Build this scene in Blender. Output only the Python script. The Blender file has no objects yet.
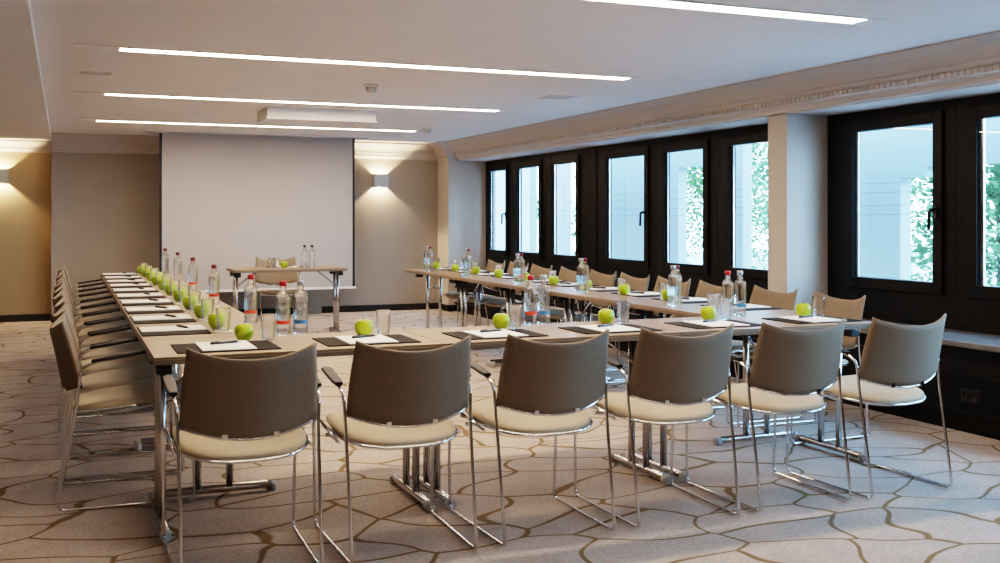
import bpy, bmesh, math, random
from mathutils import Vector, Matrix
random.seed(7)
C = bpy.context.scene.collection
PI = math.pi

# ------------------------------------------------------------------ materials
def nodes_of(name):
    m = bpy.data.materials.new(name); m.use_nodes = True
    nt = m.node_tree
    return m, nt, nt.nodes['Principled BSDF']

def setin(b, **kw):
    for k, v in kw.items():
        key = k.replace('_', ' ')
        if key in b.inputs: b.inputs[key].default_value = v

def rgba(c): return (c[0], c[1], c[2], 1.0)

def mat(name, col, rough=.5, metal=0.0, noise=0.0, nscale=40, bump=0.0, spec=.5, stretch=None, coat=0):
    m, nt, b = nodes_of(name)
    setin(b, Base_Color=rgba(col), Roughness=rough, Metallic=metal, Specular_IOR_Level=spec, Coat_Weight=coat)
    tc = nt.nodes.new('ShaderNodeTexCoord')
    no = nt.nodes.new('ShaderNodeTexNoise'); no.inputs['Scale'].default_value = nscale; no.inputs['Detail'].default_value = 4
    if stretch:
        mp = nt.nodes.new('ShaderNodeMapping'); mp.inputs['Scale'].default_value = stretch
        nt.links.new(tc.outputs['Object'], mp.inputs['Vector']); nt.links.new(mp.outputs['Vector'], no.inputs['Vector'])
    else:
        nt.links.new(tc.outputs['Object'], no.inputs['Vector'])
    if noise > 0:
        r = nt.nodes.new('ShaderNodeValToRGB')
        r.color_ramp.elements[0].position = .3; r.color_ramp.elements[1].position = .7
        r.color_ramp.elements[0].color = rgba([x*(1-noise) for x in col]); r.color_ramp.elements[1].color = rgba([min(1, x*(1+noise)) for x in col])
        nt.links.new(no.outputs['Fac'], r.inputs['Fac']); nt.links.new(r.outputs['Color'], b.inputs['Base Color'])
    if bump > 0:
        bp = nt.nodes.new('ShaderNodeBump'); bp.inputs['Strength'].default_value = bump; bp.inputs['Distance'].default_value = .01
        nt.links.new(no.outputs['Fac'], bp.inputs['Height']); nt.links.new(bp.outputs['Normal'], b.inputs['Normal'])
    return m

def emis(name, col, s):
    m, nt, b = nodes_of(name)
    setin(b, Base_Color=rgba(col), Emission_Color=rgba(col), Emission_Strength=s)
    return m

def glass(name, col=(1, 1, 1), ior=1.45, rough=0.0):
    m, nt, b = nodes_of(name)
    setin(b, Base_Color=rgba(col), Roughness=rough, IOR=ior, Transmission_Weight=1.0)
    out = nt.nodes['Material Output']
    # clear objects let most of the light through in their shadow
    mix = nt.nodes.new('ShaderNodeMixShader'); tr = nt.nodes.new('ShaderNodeBsdfTransparent')
    mix.inputs['Fac'].default_value = .45
    nt.links.new(b.outputs['BSDF'], mix.inputs[1]); nt.links.new(tr.outputs['BSDF'], mix.inputs[2])
    nt.links.new(mix.outputs['Shader'], out.inputs['Surface'])
    return m

def pane_glass(name):
    m, nt, b = nodes_of(name)
    out = nt.nodes['Material Output']
    mix = nt.nodes.new('ShaderNodeMixShader'); tr = nt.nodes.new('ShaderNodeBsdfTransparent'); gl = nt.nodes.new('ShaderNodeBsdfGlossy')
    lw = nt.nodes.new('ShaderNodeLayerWeight'); lw.inputs['Blend'].default_value = .5
    pw = nt.nodes.new('ShaderNodeMath'); pw.operation = 'POWER'; pw.inputs[1].default_value = 4.0
    fr = nt.nodes.new('ShaderNodeMath'); fr.operation = 'MULTIPLY_ADD'; fr.inputs[1].default_value = .6; fr.inputs[2].default_value = .06
    nt.links.new(lw.outputs['Facing'], pw.inputs[0]); nt.links.new(pw.outputs[0], fr.inputs[0])
    tr.inputs['Color'].default_value = (.93, .97, .98, 1); gl.inputs['Roughness'].default_value = .01
    nt.links.new(fr.outputs[0], mix.inputs['Fac']); nt.links.new(tr.outputs['BSDF'], mix.inputs[1]); nt.links.new(gl.outputs['BSDF'], mix.inputs[2])
    nt.links.new(mix.outputs['Shader'], out.inputs['Surface'])
    return m

def carpet_mat():
    m, nt, b = nodes_of('carpet_weave')
    N = nt.nodes.new; L = nt.links.new
    tc = N('ShaderNodeTexCoord')
    mp = N('ShaderNodeMapping'); mp.inputs['Rotation'].default_value = (0, 0, .35); mp.inputs['Scale'].default_value = (2.0, 3.0, 1)
    L(tc.outputs['Object'], mp.inputs['Vector'])
    nz = N('ShaderNodeTexNoise'); nz.inputs['Scale'].default_value = .95; nz.inputs['Detail'].default_value = 0
    L(mp.outputs['Vector'], nz.inputs['Vector'])
    sub = N('ShaderNodeVectorMath'); sub.operation = 'SUBTRACT'; sub.inputs[1].default_value = (.5, .5, .5)
    L(nz.outputs['Color'], sub.inputs[0])
    sc = N('ShaderNodeVectorMath'); sc.operation = 'SCALE'; sc.inputs['Scale'].default_value = .95
    L(sub.outputs[0], sc.inputs[0])
    ad = N('ShaderNodeVectorMath'); ad.operation = 'ADD'
    L(mp.outputs['Vector'], ad.inputs[0]); L(sc.outputs[0], ad.inputs[1])
    vo = N('ShaderNodeTexVoronoi'); vo.voronoi_dimensions = '2D'; vo.feature = 'DISTANCE_TO_EDGE'; vo.inputs['Scale'].default_value = 1.0
    vo.inputs['Randomness'].default_value = .9
    L(ad.outputs[0], vo.inputs['Vector'])
    rp = N('ShaderNodeValToRGB'); e = rp.color_ramp.elements
    e[0].position = .018; e[0].color = (1, 1, 1, 1); e[1].position = .034; e[1].color = (0, 0, 0, 1)
    L(vo.outputs['Distance'], rp.inputs['Fac'])
    # pile mottling
    n2 = N('ShaderNodeTexNoise'); n2.inputs['Scale'].default_value = 60; n2.inputs['Detail'].default_value = 5
    L(tc.outputs['Object'], n2.inputs['Vector'])
    n3 = N('ShaderNodeTexNoise'); n3.inputs['Scale'].default_value = 5; n3.inputs['Detail'].default_value = 3
    L(tc.outputs['Object'], n3.inputs['Vector'])
    b1 = N('ShaderNodeValToRGB'); q = b1.color_ramp.elements
    q[0].position = .3; q[0].color = (.45, .37, .315, 1); q[1].position = .7; q[1].color = (.62, .53, .465, 1)
    L(n2.outputs['Fac'], b1.inputs['Fac'])
    mx0 = N('ShaderNodeMix'); mx0.data_type = 'RGBA'; mx0.blend_type = 'MULTIPLY'; mx0.inputs[0].default_value = .35
    L(b1.outputs['Color'], mx0.inputs[6]); L(n3.outputs['Fac'], mx0.inputs[7])
    mx = N('ShaderNodeMix'); mx.data_type = 'RGBA'
    L(rp.outputs['Color'], mx.inputs[0]); L(mx0.outputs[2], mx.inputs[6]); mx.inputs[7].default_value = (.20, .135, .07, 1)
    L(mx.outputs[2], b.inputs['Base Color'])
    setin(b, Roughness=.95, Specular_IOR_Level=.1)
    bp = N('ShaderNodeBump'); bp.inputs['Strength'].default_value = .35; bp.inputs['Distance'].default_value = .006
    L(n2.outputs['Fac'], bp.inputs['Height']); L(bp.outputs['Normal'], b.inputs['Normal'])
    return m

def facade_mat():
    # pale stone cladding with a few fine horizontal joints
    m, nt, b = nodes_of('pale_stone_cladding')
    N = nt.nodes.new; L = nt.links.new
    geo = N('ShaderNodeNewGeometry'); sp = N('ShaderNodeSeparateXYZ'); L(geo.outputs['Position'], sp.inputs[0])
    acc = None
    for z in (1.58, 1.50, 1.388, 1.31, .45, 2.6):
        a = N('ShaderNodeMath'); a.operation = 'COMPARE'; a.inputs[1].default_value = z; a.inputs[2].default_value = .006
        L(sp.outputs['Z'], a.inputs[0])
        if acc is None: acc = a.outputs[0]
        else:
            s = N('ShaderNodeMath'); s.operation = 'MAXIMUM'; L(acc, s.inputs[0]); L(a.outputs[0], s.inputs[1]); acc = s.outputs[0]
    nz = N('ShaderNodeTexNoise'); nz.inputs['Scale'].default_value = 2.2; L(geo.outputs['Position'], nz.inputs['Vector'])
    r = N('ShaderNodeValToRGB'); r.color_ramp.elements[0].color = (.19, .225, .25, 1); r.color_ramp.elements[1].color = (.225, .26, .285, 1)
    L(nz.outputs['Fac'], r.inputs['Fac'])
    mx = N('ShaderNodeMix'); mx.data_type = 'RGBA'; L(acc, mx.inputs[0]); L(r.outputs['Color'], mx.inputs[6]); mx.inputs[7].default_value = (.13, .16, .19, 1)
    L(mx.outputs[2], b.inputs['Base Color']); setin(b, Roughness=.8)
    return m

M = {}
M['carpet'] = carpet_mat()
M['wall'] = mat('painted_wall', (.36, .31, .26), .85, noise=.03, nscale=3)
M['wall_warm_lit'] = mat('painted_wall_warm_lit', (.36, .27, .165), .85, noise=.03, nscale=3)  # yellower copy of the wall paint, sconce glow put into the colour
M['ceil'] = mat('ceiling_paint', (.80, .775, .76), .9, noise=.015, nscale=2)
M['trim'] = mat('cornice_paint', (.58, .51, .46), .7, noise=.02, nscale=5)
M['pillar'] = mat('pillar_paint', (.52, .46, .40), .8, noise=.03, nscale=3)
M['base'] = mat('dark_skirting', (.012, .011, .010), .45, noise=.1)
M['frame'] = mat('dark_window_paint', (.006, .0055, .006), .45, noise=.15, nscale=12, spec=.25)
M['panelling'] = mat('dark_panelling', (.006, .0055, .0055), .5, noise=.2, nscale=10, spec=.25)
M['marble'] = mat('grey_marble', (.13, .118, .105), .3, noise=.35, nscale=9)
M['pane'] = pane_glass('window_pane')
M['stone'] = facade_mat()
M['chrome'] = mat('polished_chrome', (.74, .74, .75), .12, 1.0, noise=.03, nscale=8)
M['satin'] = mat('satin_metal', (.62, .60, .58), .25, 1.0, noise=.05, nscale=10)
M['black'] = mat('black_plastic', (.012, .012, .013), .45, noise=.2, nscale=50)
M['pad_black'] = mat('arm_pad_plastic', (.014, .012, .011), .45, noise=.2, nscale=30, spec=.3)
M['grey_cap'] = mat('grey_plastic', (.45, .45, .44), .5, noise=.05)
M['back'] = mat('taupe_back_fabric', (.205, .155, .108), .75, noise=.10, nscale=160, bump=.08)
M['seat'] = mat('beige_seat_fabric', (.45, .37, .265), .8, noise=.07, nscale=160, bump=.08)
M['pan'] = mat('seat_shell', (.20, .155, .115), .6, noise=.05)
M['wood'] = mat('taupe_wood_laminate', (.255, .172, .105), .42, noise=.13, nscale=9, stretch=(1.2, 14, 1), coat=.04, spec=.4)
M['edge'] = mat('taupe_table_edge', (.17, .125, .088), .45, noise=.08, nscale=20)
M['mat'] = mat('dark_leather', (.022, .018, .015), .75, noise=.15, nscale=90, bump=.05, spec=.12)
M['paper'] = mat('white_paper', (.86, .83, .78), .9, noise=.01)
M['pen'] = mat('pen_black', (.012, .012, .014), .3, noise=.1)
M['steel'] = mat('pen_metal', (.6, .6, .6), .3, 1.0, noise=.02)
M['water'] = glass('bottle_with_water', (.95, .99, .985), 1.33)
M['tumbler'] = glass('tumbler_glass', (.97, .99, .985), 1.3)
M['cap_red'] = mat('red_cap', (.42, .012, .02), .4, noise=.05)
M['cap_dark'] = mat('dark_red_cap', (.16, .012, .018), .4, noise=.05)
M['cap_grey'] = mat('silver_cap', (.36, .40, .44), .35, .5, noise=.05)
M['cap_black'] = mat('black_cap', (.015, .015, .02), .4, noise=.05)
M['lab_red'] = mat('orange_red_label', (.75, .08, .03), .5, noise=.25, nscale=60)
M['lab_blue'] = mat('blue_label', (.05, .20, .42), .5, noise=.25, nscale=60)
M['stem'] = mat('apple_stem', (.10, .06, .03), .8, noise=.2)
M['screen'] = mat('screen_fabric', (.41, .39, .38), .9, noise=.01)
M['white'] = mat('white_plastic', (.78, .77, .75), .5, noise=.02)
M['sconce'] = mat('sconce_metal', (.50, .50, .50), .45, .3, noise=.04)
M['strip'] = emis('strip_diffuser', (1.0, .78, .575), 40.0)
M['bulb'] = emis('sconce_lamp', (1.0, .78, .45), 14.0)
M['vent'] = mat('vent_grey', (.66, .63, .61), .6, noise=.05)
M['bark'] = mat('bark', (.10, .085, .07), .9, noise=.3, nscale=12)
M['pave'] = mat('street_paving', (.25, .26, .26), .9, noise=.1, nscale=2)
def apple_mat():
    m, nt, b = nodes_of('green_apple_skin')
    N = nt.nodes.new; L = nt.links.new
    tc = N('ShaderNodeTexCoord'); no = N('ShaderNodeTexNoise'); no.inputs['Scale'].default_value = 18; no.inputs['Detail'].default_value = 3
    L(tc.outputs['Object'], no.inputs['Vector'])
    r = N('ShaderNodeValToRGB'); e = r.color_ramp.elements
    e[0].position = .35; e[0].color = (.25, .35, .008, 1); e[1].position = .7; e[1].color = (.40, .48, .02, 1)
    L(no.outputs['Fac'], r.inputs['Fac']); L(r.outputs['Color'], b.inputs['Base Color']); setin(b, Roughness=.28, Coat_Weight=.2)
    return m
M['apple'] = apple_mat()
def leaf_mat(name, c):
    m, nt, b = nodes_of(name)
    N = nt.nodes.new; L = nt.links.new
    no = N('ShaderNodeTexNoise'); no.inputs['Scale'].default_value = 1.7
    tc = N('ShaderNodeTexCoord'); L(tc.outputs['Object'], no.inputs['Vector'])
    r = N('ShaderNodeValToRGB'); e = r.color_ramp.elements
    e[0].position = .35; e[0].color = rgba([x*.55 for x in c]); e[1].position = .65; e[1].color = rgba([min(1, x*1.35) for x in c])
    L(no.outputs['Fac'], r.inputs['Fac'])
    d = N('ShaderNodeBsdfDiffuse'); t = N('ShaderNodeBsdfTranslucent'); mx = N('ShaderNodeMixShader'); mx.inputs[0].default_value = .45
    L(r.outputs['Color'], d.inputs['Color']); L(r.outputs['Color'], t.inputs['Color'])
    L(d.outputs[0], mx.inputs[1]); L(t.outputs[0], mx.inputs[2]); L(mx.outputs[0], nt.nodes['Material Output'].inputs['Surface'])
    return m
M['leaf'] = leaf_mat('green_leaves', (.07, .15, .05))
M['leaf2'] = leaf_mat('pale_green_leaves', (.13, .21, .10))

# ------------------------------------------------------------------ mesh helpers
def box(bm, x0, x1, y0, y1, z0, z1, mi=0):
    vs = [bm.verts.new((x, y, z)) for x in (x0, x1) for y in (y0, y1) for z in (z0, z1)]
    for f in ((0, 1, 3, 2), (4, 6, 7, 5), (0, 4, 5, 1), (2, 3, 7, 6), (0, 2, 6, 4), (1, 5, 7, 3)):
        bm.faces.new([vs[i] for i in f]).material_index = mi
    return vs

def fillet(pts, rad, seg=5):
    pts = [Vector(p) for p in pts]; out = [pts[0]]
    for i in range(1, len(pts)-1):
        p = pts[i]; a = pts[i-1]-p; b = pts[i+1]-p
        r = min(rad, a.length*.45, b.length*.45)
        p0 = p+a.normalized()*r; p1 = p+b.normalized()*r
        for k in range(seg+1):
            t = k/seg
            out.append(p0*(1-t)**2 + p*2*t*(1-t) + p1*t*t)
    out.append(pts[-1]); return out

def tube(bm, pts, r, n=8, cap=True, closed=False):
    pts = [Vector(p) for p in pts]; rings = []; N = len(pts); up = None
    for i in range(N):
        if closed: t = (pts[(i+1) % N]-pts[i-1]).normalized()
        else: t = (pts[min(i+1, N-1)]-pts[max(i-1, 0)]).normalized()
        if up is None:
            up = Vector((0, 0, 1)) if abs(t.z) < .9 else Vector((1, 0, 0))
        up = (up-t*up.dot(t))
        if up.length < 1e-4: up = t.orthogonal()
        up.normalize(); sd = t.cross(up)
        rr = r[i] if isinstance(r, (list, tuple)) else r
        rings.append([bm.verts.new(pts[i]+(up*math.cos(2*PI*k/n)+sd*math.sin(2*PI*k/n))*rr) for k in range(n)])
    M_ = N if closed else N-1
    for i in range(M_):
        A = rings[i]; B = rings[(i+1) % N]
        for k in range(n):
            f = bm.faces.new((A[k], A[(k+1) % n], B[(k+1) % n], B[k])); f.smooth = True
    if cap and not closed:
        bm.faces.new(rings[0][::-1]); bm.faces.new(rings[-1])

def lathe(bm, prof, n=24, center=(0, 0, 0), mi=0, closed=False):
    cx, cy, cz = center; rings = []
    for (r, z) in prof:
        if r < 1e-6: rings.append([bm.verts.new((cx, cy, cz+z))])
        else: rings.append([bm.verts.new((cx+r*math.cos(2*PI*k/n), cy+r*math.sin(2*PI*k/n), cz+z)) for k in range(n)])
    for i in range(len(rings)-1):
        A, B = rings[i], rings[i+1]
        for k in range(n):
            a0 = A[k % len(A)]; a1 = A[(k+1) % len(A)]; b0 = B[k % len(B)]; b1 = B[(k+1) % len(B)]
            vs = []
            for v in (a0, a1, b1, b0):
                if v not in vs: vs.append(v)
            if len(vs) > 2:
                f = bm.faces.new(vs); f.smooth = True; f.material_index = mi

def obj(name, bm, mats, parent=None, loc=None, bevel=0, smooth=False):
    bmesh.ops.recalc_face_normals(bm, faces=bm.faces)
    me = bpy.data.meshes.new(name); bm.to_mesh(me); bm.free()
    for m in (mats if isinstance(mats, (list, tuple)) else [mats]): me.materials.append(m)
    o = bpy.data.objects.new(name, me); C.objects.link(o)
    if parent is not None: o.parent = parent
    if loc: o.location = loc
    if bevel:
        bv = o.modifiers.new('bevel', 'BEVEL'); bv.width = bevel; bv.segments = 2; bv.limit_method = 'ANGLE'
    if smooth:
        for p in me.polygons: p.use_smooth = True
    return o

def tag(o, label, cat, group=None):
    o['label'] = label; o['category'] = cat
    if group: o['group'] = group
    return o

def thing(name, label, cat, loc=(0, 0, 0), rz=0, group=None):
    o = bpy.data.objects.new(name, None); C.objects.link(o); o.empty_display_size = .1
    o.location = loc; o.rotation_euler = (0, 0, rz)
    return tag(o, label, cat, group)

def struct(name, bm, m, parent=None, bevel=0):
    o = obj(name, bm, m, parent, bevel=bevel)
    o['kind'] = 'structure'
    return o

def dup(root, loc, rz, label, group=None):
    r = root.copy(); C.objects.link(r); r.location = loc; r.rotation_euler = (0, 0, rz); r['label'] = label
    if group: r['group'] = group
    for ch in list(root.children):
        c = ch.copy(); C.objects.link(c); c.parent = r
        for g in list(ch.children):
            d = g.copy(); C.objects.link(d); d.parent = c
    return r

def ordn(i): return ['first', 'second', 'third', 'fourth', 'fifth', 'sixth', 'seventh', 'eighth', 'ninth', 'tenth'][i]

# ------------------------------------------------------------------ the room
ZC = 2.31                                   # main ceiling
FY = 13.93                                  # far wall
bm = bmesh.new(); box(bm, -4.1, 5.5, -3.6, 14.4, -.15, 0); struct('floor', bm, M['carpet'])
bm = bmesh.new(); box(bm, -.15, 5.6, -3.6, 14.4, ZC, ZC+.15); struct('ceiling', bm, M['ceil'])
bm = bmesh.new(); box(bm, -4.1, -.15, -3.6, 14.4, 2.235, ZC+.15); struct('ceiling_left', bm, M['ceil'])
bm = bmesh.new(); box(bm, -.15, 5.55, FY, FY+.15, 0, ZC); struct('wall_far', bm, M['wall'])
bm = bmesh.new(); box(bm, -4.1, -.15, FY+.27, FY+.42, 0, 2.235); box(bm, -.16, -.15, FY+.1, FY+.42, 0, 2.235); struct('wall_far_left', bm, M['wall_warm_lit'])
bm = bmesh.new(); box(bm, -4.2, -4.0, -3.6, 14.4, 0, ZC); struct('wall_left', bm, M['wall_warm_lit'])
bm = bmesh.new(); box(bm, -4.1, 5.6, -3.7, -3.5, 0, ZC); struct('wall_back', bm, M['wall'])
bm = bmesh.new(); box(bm, 4.85, 5.55, 13.49, FY, 0, ZC); struct('wall_far_pier', bm, M['pillar'])
bm = bmesh.new(); box(bm, 5.02, 5.5, 6.44, 6.67, 0, 2.07); struct('wall_right_pier', bm, M['pillar'])
bm = bmesh.new(); box(bm, 2.86, 3.17, FY-.12, FY, 0, .62); struct('wall_far_boxing', bm, M['wall'], bevel=.004)

# cornices: profile = (offset from wall into the room, height)
def sweep(bm, path, prof, left=True):
    P = [Vector((p[0], p[1], 0)) for p in path]; n = len(P); rows = []
    for i in range(n):
        def nrm(a, b):
            d = (b-a).normalized(); return Vector((d.y, -d.x, 0))
        if i == 0: m_ = nrm(P[0], P[1])
        elif i == n-1: m_ = nrm(P[-2], P[-1])
        else:
            n1 = nrm(P[i-1], P[i]); n2 = nrm(P[i], P[i+1]); m_ = n1+n2; m_ = m_/m_.dot(n1)
        rows.append([bm.verts.new((P[i].x+m_.x*o, P[i].y+m_.y*o, z)) for o, z in prof])
    k = len(prof)
    for i in range(n-1):
        for j in range(k):
            bm.faces.new((rows[i][j], rows[i+1][j], rows[i+1][(j+1) % k], rows[i][(j+1) % k]))
    bm.faces.new(rows[0]); bm.faces.new(rows[-1][::-1])
CP = [(-.02, ZC+.0), (.21, ZC), (.205, ZC-.02), (.16, ZC-.035), (.10, ZC-.075), (.075, ZC-.105), (.075, ZC-.115), (.06, ZC-.12), (.058, ZC-.14),
      (.04, ZC-.145), (.04, ZC-.16), (.03, ZC-.165), (.028, ZC-.19), (.012, ZC-.20), (.010, ZC-.222), (-.02, ZC-.222)]
bm = bmesh.new(); sweep(bm, [(-.15, FY), (4.85, FY), (4.85, 13.49), (5.06, 13.49)], CP); struct('trim_cornice_far', bm, M['trim'])
LP = [(o*.8, z-.075 if z > ZC-.1 else z) for o, z in CP]
bm = bmesh.new(); sweep(bm, [(-4.0, FY+.27), (-.16, FY+.27), (-.16, FY+.02)][:2], LP); struct('trim_cornice_left', bm, M['trim'])
# big right-hand cornice and bulkhead over the windows
RP = [(5.56, ZC), (4.73, ZC), (4.735, ZC-.012), (4.80, ZC-.05), (4.875, ZC-.118), (4.868, ZC-.128), (4.885, ZC-.145), (4.90, ZC-.15), (4.915, ZC-.155), (4.915, ZC-.188),
      (4.955, ZC-.192), (4.962, ZC-.206), (4.985, ZC-.214), (4.99, ZC-.236), (5.02, ZC-.240), (5.02, ZC-.247), (5.56, ZC-.247)]
bm = bmesh.new()
for a, b in ((-3.5, 13.49),):
    r0 = [bm.verts.new((x, a, z)) for x, z in RP]; r1 = [bm.verts.new((x, b, z)) for x, z in RP]
    for j in range(len(RP)):
        bm.faces.new((r0[j], r0[(j+1) % len(RP)], r1[(j+1) % len(RP)], r1[j]))
    bm.faces.new(r0); bm.faces.new(r1[::-1])
y = -3.4
while y < 13.35:                                  # dentil row
    box(bm, 4.904, 4.92, y, y+.026, ZC-.187, ZC-.156); y += .05
struct('trim_cornice_right', bm, M['trim'])
# skirtings
bm = bmesh.new()
for a, b in ((-.15, 2.86), (3.17, 4.85)): box(bm, a, b, FY-.015, FY, 0, .088)
box(bm, 4.835, 4.85, 13.475, FY-.015, 0, .088); box(bm, 4.835, 5.2, 13.475, 13.49, 0, .088)
struct('baseboard_far', bm, M['base'])
bm = bmesh.new(); box(bm, -4.0, -.16, FY+.255, FY+.27, 0, .088); struct('baseboard_left', bm, M['base'])

# ------------------------------------------------------------------ windows
XW = 5.40; ZS, ZT = .575, 2.063
def window(n, cy0, cy1, gy0, gy1, gz0=.849, gz1=1.915, handle=None):
    """cy: cell along the wall, gy: visible glass; every window is frame > sash, pane, handle"""
    bm = bmesh.new()
    s0, s1 = gy0-.075, gy1+.075; t0, t1 = gz0-.075, gz1+.075
    s0 = max(s0, cy0+.012); s1 = min(s1, cy1-.012)
    x0, x1 = XW, XW+.06
    box(bm, x0, x1, cy0, s0, ZS, ZT); box(bm, x0, x1, s1, cy1, ZS, ZT)
    box(bm, x0, x1, s0, s1, ZS, t0); box(bm, x0, x1, s0, s1, t1, ZT)
    root = struct('window_%d' % n, bm, M['frame'], bevel=.004)
    bm = bmesh.new(); a0, a1 = x0-.022, x0+.055
    box(bm, a0, a1, s0-.008, gy0, t0-.008, t1+.008); box(bm, a0, a1, gy1, s1+.008, t0-.008, t1+.008)
    box(bm, a0, a1, gy0, gy1, t0-.008, gz0); box(bm, a0, a1, gy0, gy1, gz1, t1+.008)
    obj('sash', bm, M['frame'], root, bevel=.006)
    bm = bmesh.new(); box(bm, x0-.004, x0+.002, gy0-.005, gy1+.005, gz0-.005, gz1+.005); obj('pane', bm, M['pane'], root)
    # pale metal bar built as the double glazing's bright reflection at the far jamb
    bm = bmesh.new(); box(bm, x0+.004, x0+.016, gy1-.035, gy1-.003, gz0, gz1); obj('reflection_bar', bm, M['satin'], root)
    if handle:
        hy = gy0-.036 if handle == 'near' else gy1+.036
        bm = bmesh.new(); box(bm, a0-.012, a0, hy-.014, hy+.014, 1.28, 1.36)
        tube(bm, fillet([(a0-.008, hy, 1.335), (a0-.05, hy, 1.335), (a0-.055, hy+.005, 1.325), (a0-.055, hy+.012, 1.20)], .012), .012, 8)
        obj('handle', bm, M['black'], root)
    return root
cells = [(13.49, 12.555, 12.75, 13.33, 'near'), (12.555, 11.51, 11.70, 12.36, None), (11.51, 10.45, 10.69, 11.32, None),
         (10.20, 8.97, 9.16, 9.96, 'near'), (8.97, 7.905, 8.11, 8.78, None), (7.905, 6.67, 7.0, 7.70, None),
         (6.44, 5.19, 5.37, 6.14, 'near'), (5.19, 4.0, 4.21, 5.0, None), (4.0, 2.8, 3.0, 3.8, None), (2.8, 1.6, 1.8, 2.6, None)]
for i, (c1, c0, g0, g1, h) in enumerate(cells): window(i+1, c0, c1, g0, g1, handle=h)
bm = bmesh.new(); box(bm, XW-.01, XW+.12, 10.20, 10.45, ZS, ZT); box(bm, XW, XW+.12, -3.5, 1.6, ZS, ZT); box(bm, XW, XW+.15, -3.5, 13.49, 0, ZS)
struct('wall_right', bm, M['panelling'])

# radiator casing with stone sill under the windows
def casing(y0, y1, lab, lab2):
    t = thing('radiator_casing', lab, 'radiator cover', (4.93, (y0+y1)/2, 0)); h = (y1-y0)/2
    bm = bmesh.new(); box(bm, .04, XW-4.93-.002, -h, h, 0, .515); obj('casing', bm, M['panelling'], t)
    bm = bmesh.new(); box(bm, .0, .045, -h, h, .33, .345); box(bm, .02, .045, -h, h, .345, .42); obj('ledge', bm, M['panelling'], t, bevel=.002)
    bm = bmesh.new(); box(bm, .0, .045, -h, h, .11, .135); box(bm, .02, .045, -h, h, .03, .11); obj('plinth', bm, M['panelling'], t, bevel=.002)
    bm = bmesh.new(); box(bm, 4.885, XW-.025, y0, y1, .516, .55)
    o = obj('window_sill', bm, M['marble'], bevel=.004); tag(o, lab2, 'sill')
casing(-3.45, 6.43, 'dark radiator casing along the near window wall, right of the chairs', 'grey marble sill under the near window, on the dark casing')
casing(6.68, 13.47, 'dark radiator casing behind the window-side chairs', 'grey marble sill behind the window-side row of chairs')
t = thing('power_socket', 'black double power socket low on the dark radiator casing', 'socket', (4.969, 4.65, .22))
bm = bmesh.new(); box(bm, -.012, 0, -.075, .075, -.042, .042); obj('plate', bm, M['black'], t, bevel=.003)
for s in (-1, 1):
    bm = bmesh.new(); lathe(bm, [(.0, 0), (.024, 0), (.026, .006), (.019, .006), (.018, .002), (0, .002)], 20)
    bmesh.ops.rotate(bm, verts=bm.verts, matrix=Matrix.Rotation(-PI/2, 3, 'Y')); o = obj('socket_outlet', bm, M['pad_black'], t); o.location = (-.012, s*.036, 0)

# ------------------------------------------------------------------ ceiling fittings
def strip(y, i, x0=.06, x1=3.93, visible=True):
    t = thing('ceiling_strip_light', ['long bright recessed ceiling strip nearest the camera, upper right', 'long bright ceiling strip, second from the camera', 'long bright ceiling strip just before the white ceiling box', 'long bright ceiling strip nearest the projection screen', 'unseen ceiling strip added behind the camera as fill light', 'bright ceiling strip at the back of the room'][i], 'ceiling light', ((x0+x1)/2, y, ZC), 0, None)
    h = (x1-x0)/2
    bm = bmesh.new(); w = .062
    box(bm, -h, h, -w-.015, -w, -.008, 0); box(bm, -h, h, w, w+.015, -.008, 0); box(bm, -h, -h+.25, -w, w, -.006, 0); box(bm, h-.1, h, -w, w, -.006, 0)
    obj('trim_frame', bm, M['ceil'], t)
    bm = bmesh.new(); box(bm, -h+.25, h-.1, -w, w, -.004, -.001); obj('diffuser', bm, M['strip'], t)
for i, y in enumerate((4.31, 6.75, 9.25, 11.8, -.73)): strip(y, i)  # last one is an unseen fill strip, added to lighten the chair backs

t = thing('ceiling_box', 'white box fixed beneath the ceiling between two strip lights', 'ceiling box', (2.25, 10.03, ZC))
bm = bmesh.new(); box(bm, -.52, .52, -.27, .27, -.10, 0); obj('housing', bm, M['white'], t, bevel=.004)
bm = bmesh.new(); box(bm, -.53, .53, -.28, .28, -.112, -.10); obj('rim', bm, M['white'], t, bevel=.003)
def sensor(x, y, lab, sq):
    t = thing('smoke_detector', lab, 'smoke detector', (x, y, ZC))
    bm = bmesh.new(); lathe(bm, [(0, 0), (.055, 0), (.055, -.012), (.045, -.018), (0, -.018)], 24); obj('base', bm, M['white'], t)
    bm = bmesh.new(); lathe(bm, [(0, -.018), (.042, -.018), (.042, -.045), (.03, -.058), (0, -.060)], 24); obj('sensor_head', bm, M['vent'], t)
sensor(2.19, 7.86, 'small round smoke detector on the ceiling between two strip lights', 0)
sensor(3.86, 11.45, 'small smoke detector at the right end of the farthest ceiling strip', 1)
def vent(x, y, w, d, lab):
    t = thing('air_vent', lab, 'air vent', (x, y, ZC))
    bm = bmesh.new(); e = .012
    box(bm, -w, w, -d, -d+e, -.006, 0); box(bm, -w, w, d-e, d, -.006, 0); box(bm, -w, -w+e, -d, d, -.006, 0); box(bm, w-e, w, -d, d, -.006, 0)
    obj('vent_frame', bm, M['ceil'], t)
    bm = bmesh.new(); k = -d+.02
    while k < d-.02:
        box(bm, -w+e, w-e, k, k+.008, -.005, -.001); k += .018
    obj('louvres', bm, M['vent'], t)
vent(.2, 7.96, .11, .06, 'narrow louvred air vent on the ceiling at left')
vent(3.88, 8.03, .12, .12, 'square louvred air vent on the ceiling at right')

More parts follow.
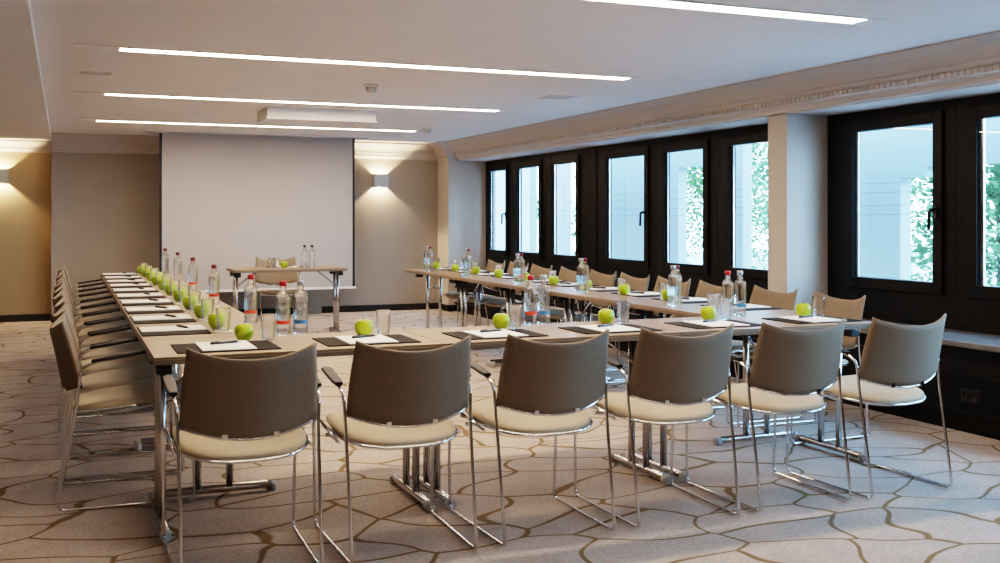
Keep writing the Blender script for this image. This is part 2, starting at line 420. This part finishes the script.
# ------------------------------------------------------------------ wall lights
def sconce(x, y, lab, cut):
    t = thing('wall_light', lab, 'wall lamp', (x, y, 1.79))
    bm = bmesh.new(); w, d, h = .10, .10, .085
    box(bm, -w, w, -d, -d+.006, -h, h); box(bm, -w, -w+.006, -d+.006, 0, -h, h); box(bm, w-.006, w, -d+.006, 0, -h, h); box(bm, -w+.006, w-.006, -.006, 0, -h, h)
    obj('shade', bm, M['sconce'], t)
    bm = bmesh.new(); tube(bm, [(-.06, -.084, 0), (.06, -.084, 0)], .008, 8); b_ = obj('lamp', bm, M['bulb'], t)
    for s in (-1, 1):
        l = bpy.data.lights.new('sconce_glow', 'SPOT'); l.energy = 55; l.color = (1, .76, .48); l.shadow_soft_size = .012; l.spot_size = math.radians(150); l.spot_blend = .25
        o = bpy.data.objects.new('sconce_glow', l); C.objects.link(o); o.location = (0, -.042, s*.004); o.parent = t
        o.rotation_euler = (PI if s > 0 else 0, 0, 0)
sconce(4.0, FY, 'square up-and-down wall light right of the projection screen', 0)
sconce(-.735, FY+.27, 'square up-and-down wall light at the left edge of the photo', 0)

# ------------------------------------------------------------------ projection screen
t = thing('projection_screen', 'white pull-down projection screen with black side borders', 'projection screen', (2.24, 13.1, 0))
bm = bmesh.new(); box(bm, -1.165, 1.165, -.002, .002, .405, ZC-.001); obj('screen_fabric', bm, M['screen'], t)
for s in (-1, 1):
    bm = bmesh.new(); box(bm, min(s*1.165, s*1.195), max(s*1.165, s*1.195), -.0025, .0025, .405, ZC-.001); obj('side_border', bm, M['black'], t)
bm = bmesh.new(); box(bm, -1.21, 1.21, -.012, .012, .375, .405); obj('bottom_bar', bm, M['white'], t, bevel=.004)
bm = bmesh.new(); box(bm, -1.35, 1.36, -.06, .06, -.012, 0); o = obj('screen_slot', bm, M['vent'], t, loc=(0, .03, ZC))

# ------------------------------------------------------------------ folding tables
TL, TW, TH = 1.2, .63, .735
def make_table(name_label, L):
    t = thing('folding_table', name_label, 'table')
    h = L/2; w = TW/2
    bm = bmesh.new(); box(bm, -h+.002, h-.002, -w+.002, w-.002, TH-.010, TH)
    obj('tabletop', bm, M['wood'], t, bevel=.002)
    bm = bmesh.new(); box(bm, -h, h, -w, w, TH-.030, TH-.0105)
    obj('edge_band', bm, M['edge'], t, bevel=.003)
    for s in (-1, 1):
        x = s*(h-.05)
        bm = bmesh.new(); tube(bm, [(x, -.255, .022), (x, -.24, .03), (x, .24, .03), (x, .255, .022)], .019, 10)
        fr = obj('leg_frame', bm, M['satin'], t)
        for q in (-1, 1):
            bm = bmesh.new(); tube(bm, [(x, q*.072, .03), (x, q*.072, TH-.03)], .0175, 12); obj('upright', bm, M['satin'], fr)
            bm = bmesh.new(); tube(bm, [(x, q*.245, .024), (x, q*.282, .020)], [.0235, .02], 10); obj('foot_cap', bm, M['grey_cap'], fr)
        bm = bmesh.new(); box(bm, x-.035, x+.035, -.17, .17, TH-.055, TH-.0305); box(bm, x-.03, x+.03, -.20, -.13, TH-.085, TH-.05); box(bm, x-.03, x+.03, .13, .20, TH-.085, TH-.05)
        obj('hinge_bracket', bm, M['black'], fr, bevel=.006)
        bm = bmesh.new(); tube(bm, [(x, 0, .53), (x-s*.22, 0, TH-.035)], .008, 8); tube(bm, [(x, -.072, .53), (x, .072, .53)], .008, 8); obj('brace', bm, M['satin'], fr)
    return t
def tbl_label(side, i):
    return {'front': ['taupe folding table at the left corner of the front row, nearest the camera', 'taupe folding table in the middle of the front row', 'taupe folding table at the window end of the front row'],
            }.get(side, ['taupe folding table, %s from the front in the %s row' % (ordn(k), side) for k in range(5)])[i]
base = make_table(tbl_label('front', 0), TL); base.location = (.32+.6, 4.28+TW/2, 0)
G = 'folding tables set in a U'
base['group'] = G
YF = 4.28+TW/2
for i in (1, 2): dup(base, (.32+.6+1.2*i, YF, 0), 0, tbl_label('front', i), G)
Y0 = 4.28+TW+.002
for i in range(5): dup(base, (.32+TW/2, Y0+.6+1.2*i, 0), PI/2, tbl_label('left', i), G)
XR0, XR1 = 3.34, 3.97; PR = 1.152
right0 = make_table(tbl_label('window-side', 0), PR-.002); right0['group'] = G
XRC = (XR0+XR1)/2
for i in range(5):
    loc = (XRC, Y0+PR/2+PR*i, 0)
    if i == 0: right0.location = loc; right0.rotation_euler = (0, 0, PI/2)
    else: dup(right0, loc, PI/2, tbl_label('window-side', i), G)
dup(base, (2.24, 11.13+TW/2, 0), 0, 'separate taupe folding table in front of the projection screen', 'presenter table')

# ------------------------------------------------------------------ chairs
def make_chair(label):
    t = thing('conference_chair', label, 'chair')
    # backrest shell: wraps round the sitter, concave top edge
    bm = bmesh.new(); NU, NV = 22, 12
    def bp(u, v):
        hw = .241 - .020*v + .006*math.sin(PI*v) + .004*(v**8)
        x = u*hw
        zb = .500 + .045*u*u; zt = .785 + .044*abs(u)**2.3
        z = zb+(zt-zb)*v
        y = -.268 - .052*v - .008*v**3 + .068*u*u*(1-.25*v)
        return Vector((x, y, z))
    F = [[None]*(NV+1) for _ in range(NU+1)]; B = [[None]*(NV+1) for _ in range(NU+1)]
    for i in range(NU+1):
        for j in range(NV+1):
            u = -1+2*i/NU; v = j/NV
            p = bp(u, v); e = 1e-3
            n = (bp(u+e, v)-bp(u-e, v)).cross(bp(u, v+e)-bp(u, v-e)).normalized()
            if n.y < 0: n = -n
            thick = .011 if 0 < i < NU and 0 < j < NV else .005
            F[i][j] = bm.verts.new(p+n*thick); B[i][j] = bm.verts.new(p-n*thick)
    for i in range(NU):
        for j in range(NV):
            bm.faces.new((F[i][j], F[i+1][j], F[i+1][j+1], F[i][j+1])); bm.faces.new((B[i][j], B[i][j+1], B[i+1][j+1], B[i+1][j]))
    for i in range(NU):
        bm.faces.new((F[i][0], B[i][0], B[i+1][0], F[i+1][0])); bm.faces.new((F[i][NV], F[i+1][NV], B[i+1][NV], B[i][NV]))
    for j in range(NV):
        bm.faces.new((F[0][j], F[0][j+1], B[0][j+1], B[0][j])); bm.faces.new((F[NU][j], B[NU][j], B[NU][j+1], F[NU][j+1]))
    obj('backrest', bm, M['back'], t, smooth=True)
    # chrome rail along the lower back edge
    bm = bmesh.new(); pts = [bp(-1+2*i/20, -.012) + Vector((0, -.003, 0)) for i in range(21)]
    tube(bm, pts, .0065, 8)
    for u in (-.4, .35):
        p = bp(u, 0); box(bm, p.x-.010, p.x+.010, p.y-.014, p.y+.004, p.z-.008, p.z+.012)
    obj('back_rail', bm, M['chrome'], t)
    # seat
    def outline(a, s=1.0):
        ca, sa = math.cos(a), math.sin(a); e = 2/(4.2 if sa > 0 else 3.0)
        x = .240*math.copysign(abs(ca)**e, ca); y = math.copysign(abs(sa)**e, sa)*(.262 if sa > 0 else .255)
        if sa < 0: x *= 1-.06*abs(sa)
        return x*s, y*s+.012
    def zt(x, y):
        return .448 + .075*y - .5*max(0, y-.17)**1.5 + .22*x*x
    def cushion(levels, name, m):
        bm = bmesh.new(); NA = 56; rings = []
        for (s, dz) in levels:
            ring = []
            for k in range(NA):
                x, y = outline(2*PI*k/NA, s); ring.append(bm.verts.new((x, y, zt(x, y)+dz)))
            rings.append(ring)
        c0 = bm.verts.new((0, .012, zt(0, .012)+levels[0][1])); c1 = bm.verts.new((0, .012, zt(0, .012)+levels[-1][1]))
        for i in range(len(rings)-1):
            for k in range(NA):
                bm.faces.new((rings[i][k], rings[i+1][k], rings[i+1][(k+1) % NA], rings[i][(k+1) % NA]))
        for k in range(NA):
            bm.faces.new((c0, rings[0][k], rings[0][(k+1) % NA])); bm.faces.new((c1, rings[-1][(k+1) % NA], rings[-1][k]))
        return obj(name, bm, m, t, smooth=True)
    cushion([(.3, .016), (.6, .0165), (.85, .0150), (.94, .0105), (.985, .003), (1.0, -.006), (.99, -.014), (.95, -.017), (.5, -.017)], 'seat', M['seat'])
    cushion([(.5, -.0175), (.9, -.0175), (.955, -.019), (.95, -.026), (.9, -.028), (.5, -.028)], 'seat_pan', M['pan'])
    bm = bmesh.new(); pts = []
    for k in range(25):
        x, y = outline(PI+PI*k/24, 1.012); pts.append((x, y, zt(x, y)-.017))
    tube(bm, [(-.243, .16, .435)]+pts+[(.243, .16, .435)], .0065, 8); obj('seat_rim', bm, M['chrome'], t)
    bm = bmesh.new(); tube(bm, [(-.25, .10, .412), (.25, .10, .412)], .008, 8); obj('cross_bar', bm, M['chrome'], t)
    for s in (-1, 1):
        pts = fillet([(s*.259, .02, .672), (s*.259, -.14, .650), (s*.254, -.205, .622), (s*.248, -.215, .50), (s*.243, -.298, .009),
                      (s*.254, .275, .009), (s*.262, .262, .452), (s*.255, .20, .458), (s*.246, -.10, .420)], .035, 5)
        bm = bmesh.new(); tube(bm, pts, .0068, 8); obj('sled_leg', bm, M['chrome'], t)
        bm = bmesh.new(); vs = []
        x0 = s*.259
        prof = [(-.160, .655, .016), (-.12, .660, .022), (-.02, .674, .024), (.045, .684, .023), (.068, .684, .015)]
        rows = []
        for (y, z, w) in prof:
            rows.append([bm.verts.new((x0-w, y, z)), bm.verts.new((x0-w*.8, y, z+.007)), bm.verts.new((x0+w*.8, y, z+.007)), bm.verts.new((x0+w, y, z)), bm.verts.new((x0+w*.7, y, z-.008)), bm.verts.new((x0-w*.7, y, z-.008))])
        for a, b in zip(rows, rows[1:]):
            for k in range(6): bm.faces.new((a[k], a[(k+1) % 6], b[(k+1) % 6], b[k]))
        bm.faces.new(rows[0][::-1]); bm.faces.new(rows[-1]); obj('arm_pad', bm, M['pad_black'], t, smooth=False, bevel=.003)
    return t
FX = [.615, 1.214, 1.812, 2.42, 3.02, 3.607]
flab = ['taupe-backed chrome chair at the left corner of the front row', 'front-row chair, second from the left, seen from behind', 'front-row chair, third from the left, seen from behind',
        'front-row chair, fourth from the left, seen from behind', 'front-row chair, second from the window end', 'front-row chair nearest the dark radiator casing']
proto = make_chair(flab[0]); proto.location = (FX[0], 4.03, 0); proto['group'] = 'front row chairs'
for i in range(1, 6):
    dup(proto, (FX[i], 4.03 + (-.01 if i == 5 else 0), 0), (0, 0, .02, -.01, .0, .03)[i], flab[i], 'front row chairs')
LY = [5.165, 5.755, 6.36, 6.95, 7.56, 8.15, 8.76, 9.35, 9.96, 10.55]
for i, y in enumerate(LY):
    dup(proto, (.275+random.uniform(-.012, .012), y, 0), -PI/2+random.uniform(-.012, .012), ('chair nearest the camera in the left row, taupe back turned to us' if i == 0 else 'chair farthest from the camera in the left row' if i == 9 else 'left-row chair, %s from the camera' % ordn(i)), 'left row chairs')
RY = [5.05, 5.66, 6.30, 6.88, 7.466, 8.03, 8.635, 9.27, 9.855, 10.44]
for i, y in enumerate(RY):
    dup(proto, (4.035+random.uniform(-.01, .01), y, 0), PI/2+random.uniform(-.012, .012), ('window-side chair nearest the camera, right of the pier' if i == 0 else 'window-side chair farthest from the camera' if i == 9 else 'window-side chair, %s from the camera' % ordn(i)), 'window-side row chairs')
dup(proto, (2.27, 11.98, 0), PI, 'single chair behind the separate presenter table', 'presenter chair')

# ------------------------------------------------------------------ table setting
Z = TH
def mk_mat():
    bm = bmesh.new(); box(bm, -.2075, .2075, -.155, .155, 0, .005)
    return tag(obj('desk_mat', bm, M['mat'], bevel=.0015), '', 'desk mat')
def mk_paper():
    bm = bmesh.new(); box(bm, -.108, .108, -.1485, .1485, 0, .004)
    return tag(obj('notepad', bm, M['paper']), '', 'notepad')
def mk_pen():
    t = thing('pen', '', 'pen')
    bm = bmesh.new(); tube(bm, [(-.070, 0, .0055), (-.06, 0, .0055), (.05, 0, .0055)], [.0045, .0052, .0052], 10); obj('barrel', bm, M['pen'], t)
    bm = bmesh.new(); tube(bm, [(.05, 0, .0055), (.062, 0, .0045), (.070, 0, .0035)], [.0048, .003, .0012], 10); obj('tip', bm, M['steel'], t)
    bm = bmesh.new(); box(bm, -.068, -.03, -.0015, .0015, .0105, .0125); obj('clip', bm, M['pen'], t)
    return t
def mk_apple():
    t = thing('apple', '', 'apple')
    bm = bmesh.new()
    prof = [(0, .008), (.008, .006), (.016, .001), (.024, .003), (.033, .014), (.0405, .030), (.0425, .046), (.040, .060), (.032, .072), (.022, .077), (.013, .0755), (.006, .070), (0, .066)]
    lathe(bm, prof, 28)
    for v in bm.verts:
        a = math.atan2(v.co.y, v.co.x); r = math.hypot(v.co.x, v.co.y); k = 1+.018*math.cos(5*a)*(1 if v.co.z > .06 or v.co.z < .02 else .4)
        v.co.x *= k; v.co.y *= k
    obj('flesh', bm, M['apple'], t)
    bm = bmesh.new(); tube(bm, [(0, 0, .066), (.001, 0, .078), (.004, .002, .092)], [.0015, .0014, .002], 6); obj('stem', bm, M['stem'], t)
    return t
def mk_glass():
    bm = bmesh.new()
    lathe(bm, [(0, 0), (.026, 0), (.0285, .003), (.036, .112), (.0352, .114), (.0340, .112), (.0268, .014), (.024, .010), (0, .009)], 28)
    return tag(obj('tumbler', bm, M['tumbler']), '', 'drinking glass')
def mk_bottle(cap, lab):
    t = thing('water_bottle', '', 'bottle')
    bm = bmesh.new()
    lathe(bm, [(0, .004), (.022, .0), (.031, .002), (.034, .010), (.034, .050), (.0325, .055), (.0325, .075), (.034, .080), (.034, .174), (.0325, .184), (.027, .195), (.018, .204), (.0145, .211), (.0135, .232), (0, .232)], 28)
    obj('glass_body', bm, M['water'], t)
    bm = bmesh.new(); lathe(bm, [(0, .2295), (.0165, .2295), (.0165, .249), (.0145, .253), (0, .254)], 22); obj('cap', bm, M[cap], t)
    if lab:
        bm = bmesh.new(); n = 10; w = 1.1; a0 = -PI/2
        r0, r1 = 0.0345, 0.0345
        lo = [bm.verts.new((.0345*math.cos(a0-w+2*w*k/n), .0345*math.sin(a0-w+2*w*k/n), .054)) for k in range(n+1)]
        hi = [bm.verts.new((.0345*math.cos(a0-w+2*w*k/n), .0345*math.sin(a0-w+2*w*k/n),  .071)) for k in range(n+1)]
        for k in range(n): bm.faces.new((lo[k], lo[k+1], hi[k+1], hi[k]))
        obj('bottle_label', bm, M[lab], t)
    return t
protos = {}
def put(kind, make, loc, rz, label, group):
    if kind not in protos:
        o = make(); protos[kind] = o; o.location = loc; o.rotation_euler = (0, 0, rz); o['label'] = label; o['group'] = group
        return o
    return dup(protos[kind], loc, rz, label, group)

def setting(mx, my, rz, apple, tumbler, who, pap=(0, 0), side='', seed=0):
    """who: phrase that singles the place out"""
    c, s = math.cos(rz), math.sin(rz)
    put('mat', mk_mat, (mx, my, Z), rz, 'dark leather desk mat under the notepad %s' % who, side+' desk mats')
    px, py = mx+c*pap[0]-s*pap[1], my+s*pap[0]+c*pap[1]
    put('paper', mk_paper, (px, py, Z+.0052), rz+random.uniform(-.03, .03), 'white notepad on a dark mat %s' % who, side+' notepads')
    a = rz+.35+random.uniform(-.15, .15)
    put('pen', mk_pen, (px+c*.01-s*.05, py+s*.01+c*.05, Z+.0094), a, 'black pen on the notepad %s' % who, side+' pens')
    if apple: put('apple', mk_apple, (apple[0], apple[1], Z), random.uniform(0, 6), 'green apple %s' % who, side+' apples')
    if tumbler: put('glass', mk_glass, (tumbler[0], tumbler[1], Z), random.uniform(0, 6), ('clear drinking glass beside the apple %s' if apple else 'clear drinking glass beside the capped bottles %s') % who, side+' drinking glasses')
fw = ['at the front row place nearest the left corner', 'at the second front row place from the left', 'at the third front row place from the left', 'at the fourth front row place from the left', 'at the fifth front row place from the left', 'at the front row place nearest the window']
fa = [(.734, 4.715), (1.272, 4.69), (1.971, 4.722), (2.565, 4.745), (3.157, 4.705), (3.743, 4.66)]
fg = [(.843, 4.725), (1.374, 4.72), (2.05, 4.73), (2.668, 4.75), (3.263, 4.70), (3.835, 4.645)]
FM = [.625, 1.235, 1.85, 2.46, 3.07, 3.68]
for i in range(6): setting(FM[i], 4.515, 0, fa[i], fg[i], fw[i], side='front row')
for i in range(10):
    y = 5.27+.6*i
    who = 'in the left row, place %s' % ('nearest the camera' if i == 0 else 'farthest from the camera' if i == 9 else ordn(i)+' from the camera')
    setting(.485, y, -PI/2, (.69, y+.02), (.705, y-.11), who, pap=(-.05, 0), side='left row')
    put('coaster', lambda: tag((lambda bm: (lathe(bm, [(0, 0), (.045, 0), (.045, .0015), (0, .0015)], 24), obj('paper_coaster', bm, M['paper']))[1])(bmesh.new()), '', 'coaster'),
        (.705, y-.11, Z-.0003), 0, 'round white paper coaster under the glass %s' % who, 'left row coasters')
    
for i in range(10):
    y = 5.34+.578*i
    who = 'in the window-side row, place %s' % ('nearest the camera' if i == 0 else 'farthest from the camera' if i == 9 else ordn(i)+' from the camera')
    setting(3.80, y-.02, PI/2, (3.655, y) if i else None, (3.69, y+.10) if i else (3.42, 5.05), who, side='window-side row')
setting(2.27, 11.56, PI, (2.19, 11.34), (2.06, 11.36), 'on the presenter table', side='presenter table')
put('glass', mk_glass, (2.125, 11.40, Z), 0, 'second clear drinking glass on the presenter table', 'presenter table drinking glasses')

def bottle(cap, lab, x, y, label, group, rz=-.15):
    put('bottle_%s_%s' % (cap, lab), lambda: mk_bottle(cap, lab), (x, y, Z), rz, label, group)
bottle('cap_red', 'lab_red', .888, 5.48, 'dark red-capped water bottle near the inner left corner of the tables', 'front corner bottles')
bottle('cap_red', 'lab_red', .937, 4.87, 'bright red-capped water bottle with orange label on the front row', 'front corner bottles')
bottle('cap_grey', 'lab_blue', 1.018, 4.872, 'silver-capped water bottle with blue label on the left of the front row', 'front corner bottles')
bottle('cap_red', 'lab_red', 2.19, 4.855, 'orange-labelled water bottle in the middle of the front row', 'front middle bottles')
bottle('cap_grey', 'lab_blue', 2.265, 4.862, 'blue-labelled water bottle in the middle of the front row', 'front middle bottles')
bottle('cap_red', None, 3.384, 4.854, 'red-capped water bottle at the window-side inner corner', 'window corner bottles')
bottle('cap_grey', 'lab_blue', 3.455, 4.84, 'silver-capped water bottle with blue label at the window-side inner corner', 'window corner bottles')
for i, (x, y) in enumerate([(.866, 6.75), (.877, 8.03), (.888, 9.27), (.895, 10.55)]):
    bottle('cap_dark', 'lab_red' if i < 2 else None, x, y, 'dark red-capped water bottle in the left row, %s' % ['second from the camera', 'third from the camera', 'fourth from the camera', 'farthest from the camera'][i], 'left row bottles')
for i, (x, y) in enumerate([(3.45, 5.52), (3.45, 6.76), (3.455, 7.92), (3.475, 9.2), (3.44, 10.22)]):
    w = ['nearest the camera', 'second from the camera', 'third from the camera', 'fourth from the camera', 'farthest from the camera'][i]
    bottle('cap_grey', None, x, y, 'silver-capped water bottle of the window-side pair %s' % w, 'window-side bottles')
    bottle('cap_dark', 'lab_red' if i == 2 else None, x+.052, y+.045, 'red-capped water bottle of the window-side pair %s' % w, 'window-side bottles')
bottle('cap_black', None, 2.39, 11.22, 'left black-capped water bottle on the presenter table', 'presenter bottles')
bottle('cap_black', None, 2.47, 11.22, 'right black-capped water bottle on the presenter table', 'presenter bottles')

# ------------------------------------------------------------------ outside
bm = bmesh.new(); box(bm, 5.6, 60, -40, 60, -1.2, -1.0); struct('ground_street', bm, M['pave'])
piers = [(4.75, 5.65), (6.84, 7.75), (9.06, 9.55), (10.30, 12.45), (13.28, 13.85), (14.44, 17.5)]
for i, (a, b) in enumerate(piers):
    bm = bmesh.new(); box(bm, 6.5, 6.62, a, b, -1.0, 4.2); struct('facade_pier', bm, M['stone'], bevel=.01)
bm = bmesh.new(); box(bm, 6.5, 6.62, 5.65, 6.55, 1.70, 4.2); box(bm, 6.5, 6.62, 6.55, 6.84, 1.62, 4.2); box(bm, 6.5, 6.62, 9.55, 10.30, 1.86, 4.2); struct('facade_beam', bm, M['stone'])

def tree(x, y, h, rad, n, leaf, lab, seed):
    rnd = random.Random(seed)
    t = thing('street_tree', lab, 'tree', (x, y, -1.0), 0, 'trees outside the windows')
    bm = bmesh.new(); tube(bm, [(0, 0, 0), (.05, .02, h*.35), (.0, .1, h*.6), (.1, .1, h*.85)], [.16, .12, .09, .03], 8)
    for k in range(6):
        a = rnd.uniform(0, 2*PI); z = h*rnd.uniform(.35, .6); tube(bm, [(0, .05, z), (math.cos(a)*rad*.4, math.sin(a)*rad*.4, z+.5), (math.cos(a)*rad*.7, math.sin(a)*rad*.7, z+1.1)], [.06, .04, .015], 6)
    obj('trunk', bm, M['bark'], t)
    bm = bmesh.new()
    cl = [(rnd.gauss(0, .45)*rad, rnd.gauss(0, .45)*rad, h*rnd.uniform(.10, .95), rnd.uniform(.35, .65)*rad) for _ in range(26)]
    for _ in range(n):
        cx, cy, cz, r = rnd.choice(cl)
        d = Vector((rnd.gauss(0, 1), rnd.gauss(0, 1), rnd.gauss(0, .8))).normalized()*r*rnd.uniform(.4, 1)**.6
        p = Vector((cx, cy, max(.5, cz)))+d
        u = Vector((rnd.gauss(0, 1), rnd.gauss(0, 1), rnd.gauss(0, 1))).normalized(); w = u.orthogonal().normalized(); s = rnd.uniform(.028, .055)
        bm.faces.new([bm.verts.new(p+u*s*1.4), bm.verts.new(p+w*s*.7), bm.verts.new(p-u*s*1.4), bm.verts.new(p-w*s*.7)])
    obj('foliage', bm, leaf, t)
tree(11.5, 10.2, 5.2, 1.5, 14000, M['leaf2'], 'pale leafy tree seen through the near window', 1)
tree(13.6, 15.8, 5.0, 1.4, 12000, M['leaf2'], 'bright tree seen through the window beside the pier', 2)
tree(14.2, 20.6, 5.6, 1.8, 15000, M['leaf'], 'green tree seen through the fifth window', 3)
tree(15.0, 25.2, 6.0, 1.9, 12000, M['leaf'], 'green tree seen through the third window', 4)
tree(13.0, 31.5, 6.0, 1.8, 10000, M['leaf'], 'green tree seen through the second window', 5)

# ------------------------------------------------------------------ sky, lamps, camera
w = bpy.data.worlds.new('sky'); bpy.context.scene.world = w; w.use_nodes = True
nt = w.node_tree; bg = nt.nodes['Background']
tc = nt.nodes.new('ShaderNodeTexCoord'); sp = nt.nodes.new('ShaderNodeSeparateXYZ'); r = nt.nodes.new('ShaderNodeValToRGB')
nt.links.new(tc.outputs['Generated'], sp.inputs[0]); nt.links.new(sp.outputs['Z'], r.inputs['Fac'])
e = r.color_ramp.elements; e[0].position = 0; e[0].color = (.40, .70, 1, 1); e[1].position = .8; e[1].color = (.28, .58, 1, 1)
nt.links.new(r.outputs['Color'], bg.inputs['Color']); bg.inputs['Strength'].default_value = 26.0

cam = bpy.data.cameras.new('camera'); co = bpy.data.objects.new('camera', cam); C.objects.link(co)
co.location = (0, 0, 1.28); co.rotation_euler = (PI/2, 0, -math.radians(22.6))
cam.sensor_width = 36; cam.lens = 36*1046/1000; cam.shift_y = -63.5/1000; cam.clip_end = 200
sc = bpy.context.scene; sc.camera = co
sc.view_settings.view_transform = 'Filmic'; sc.view_settings.look = 'High Contrast'; sc.view_settings.exposure = .3
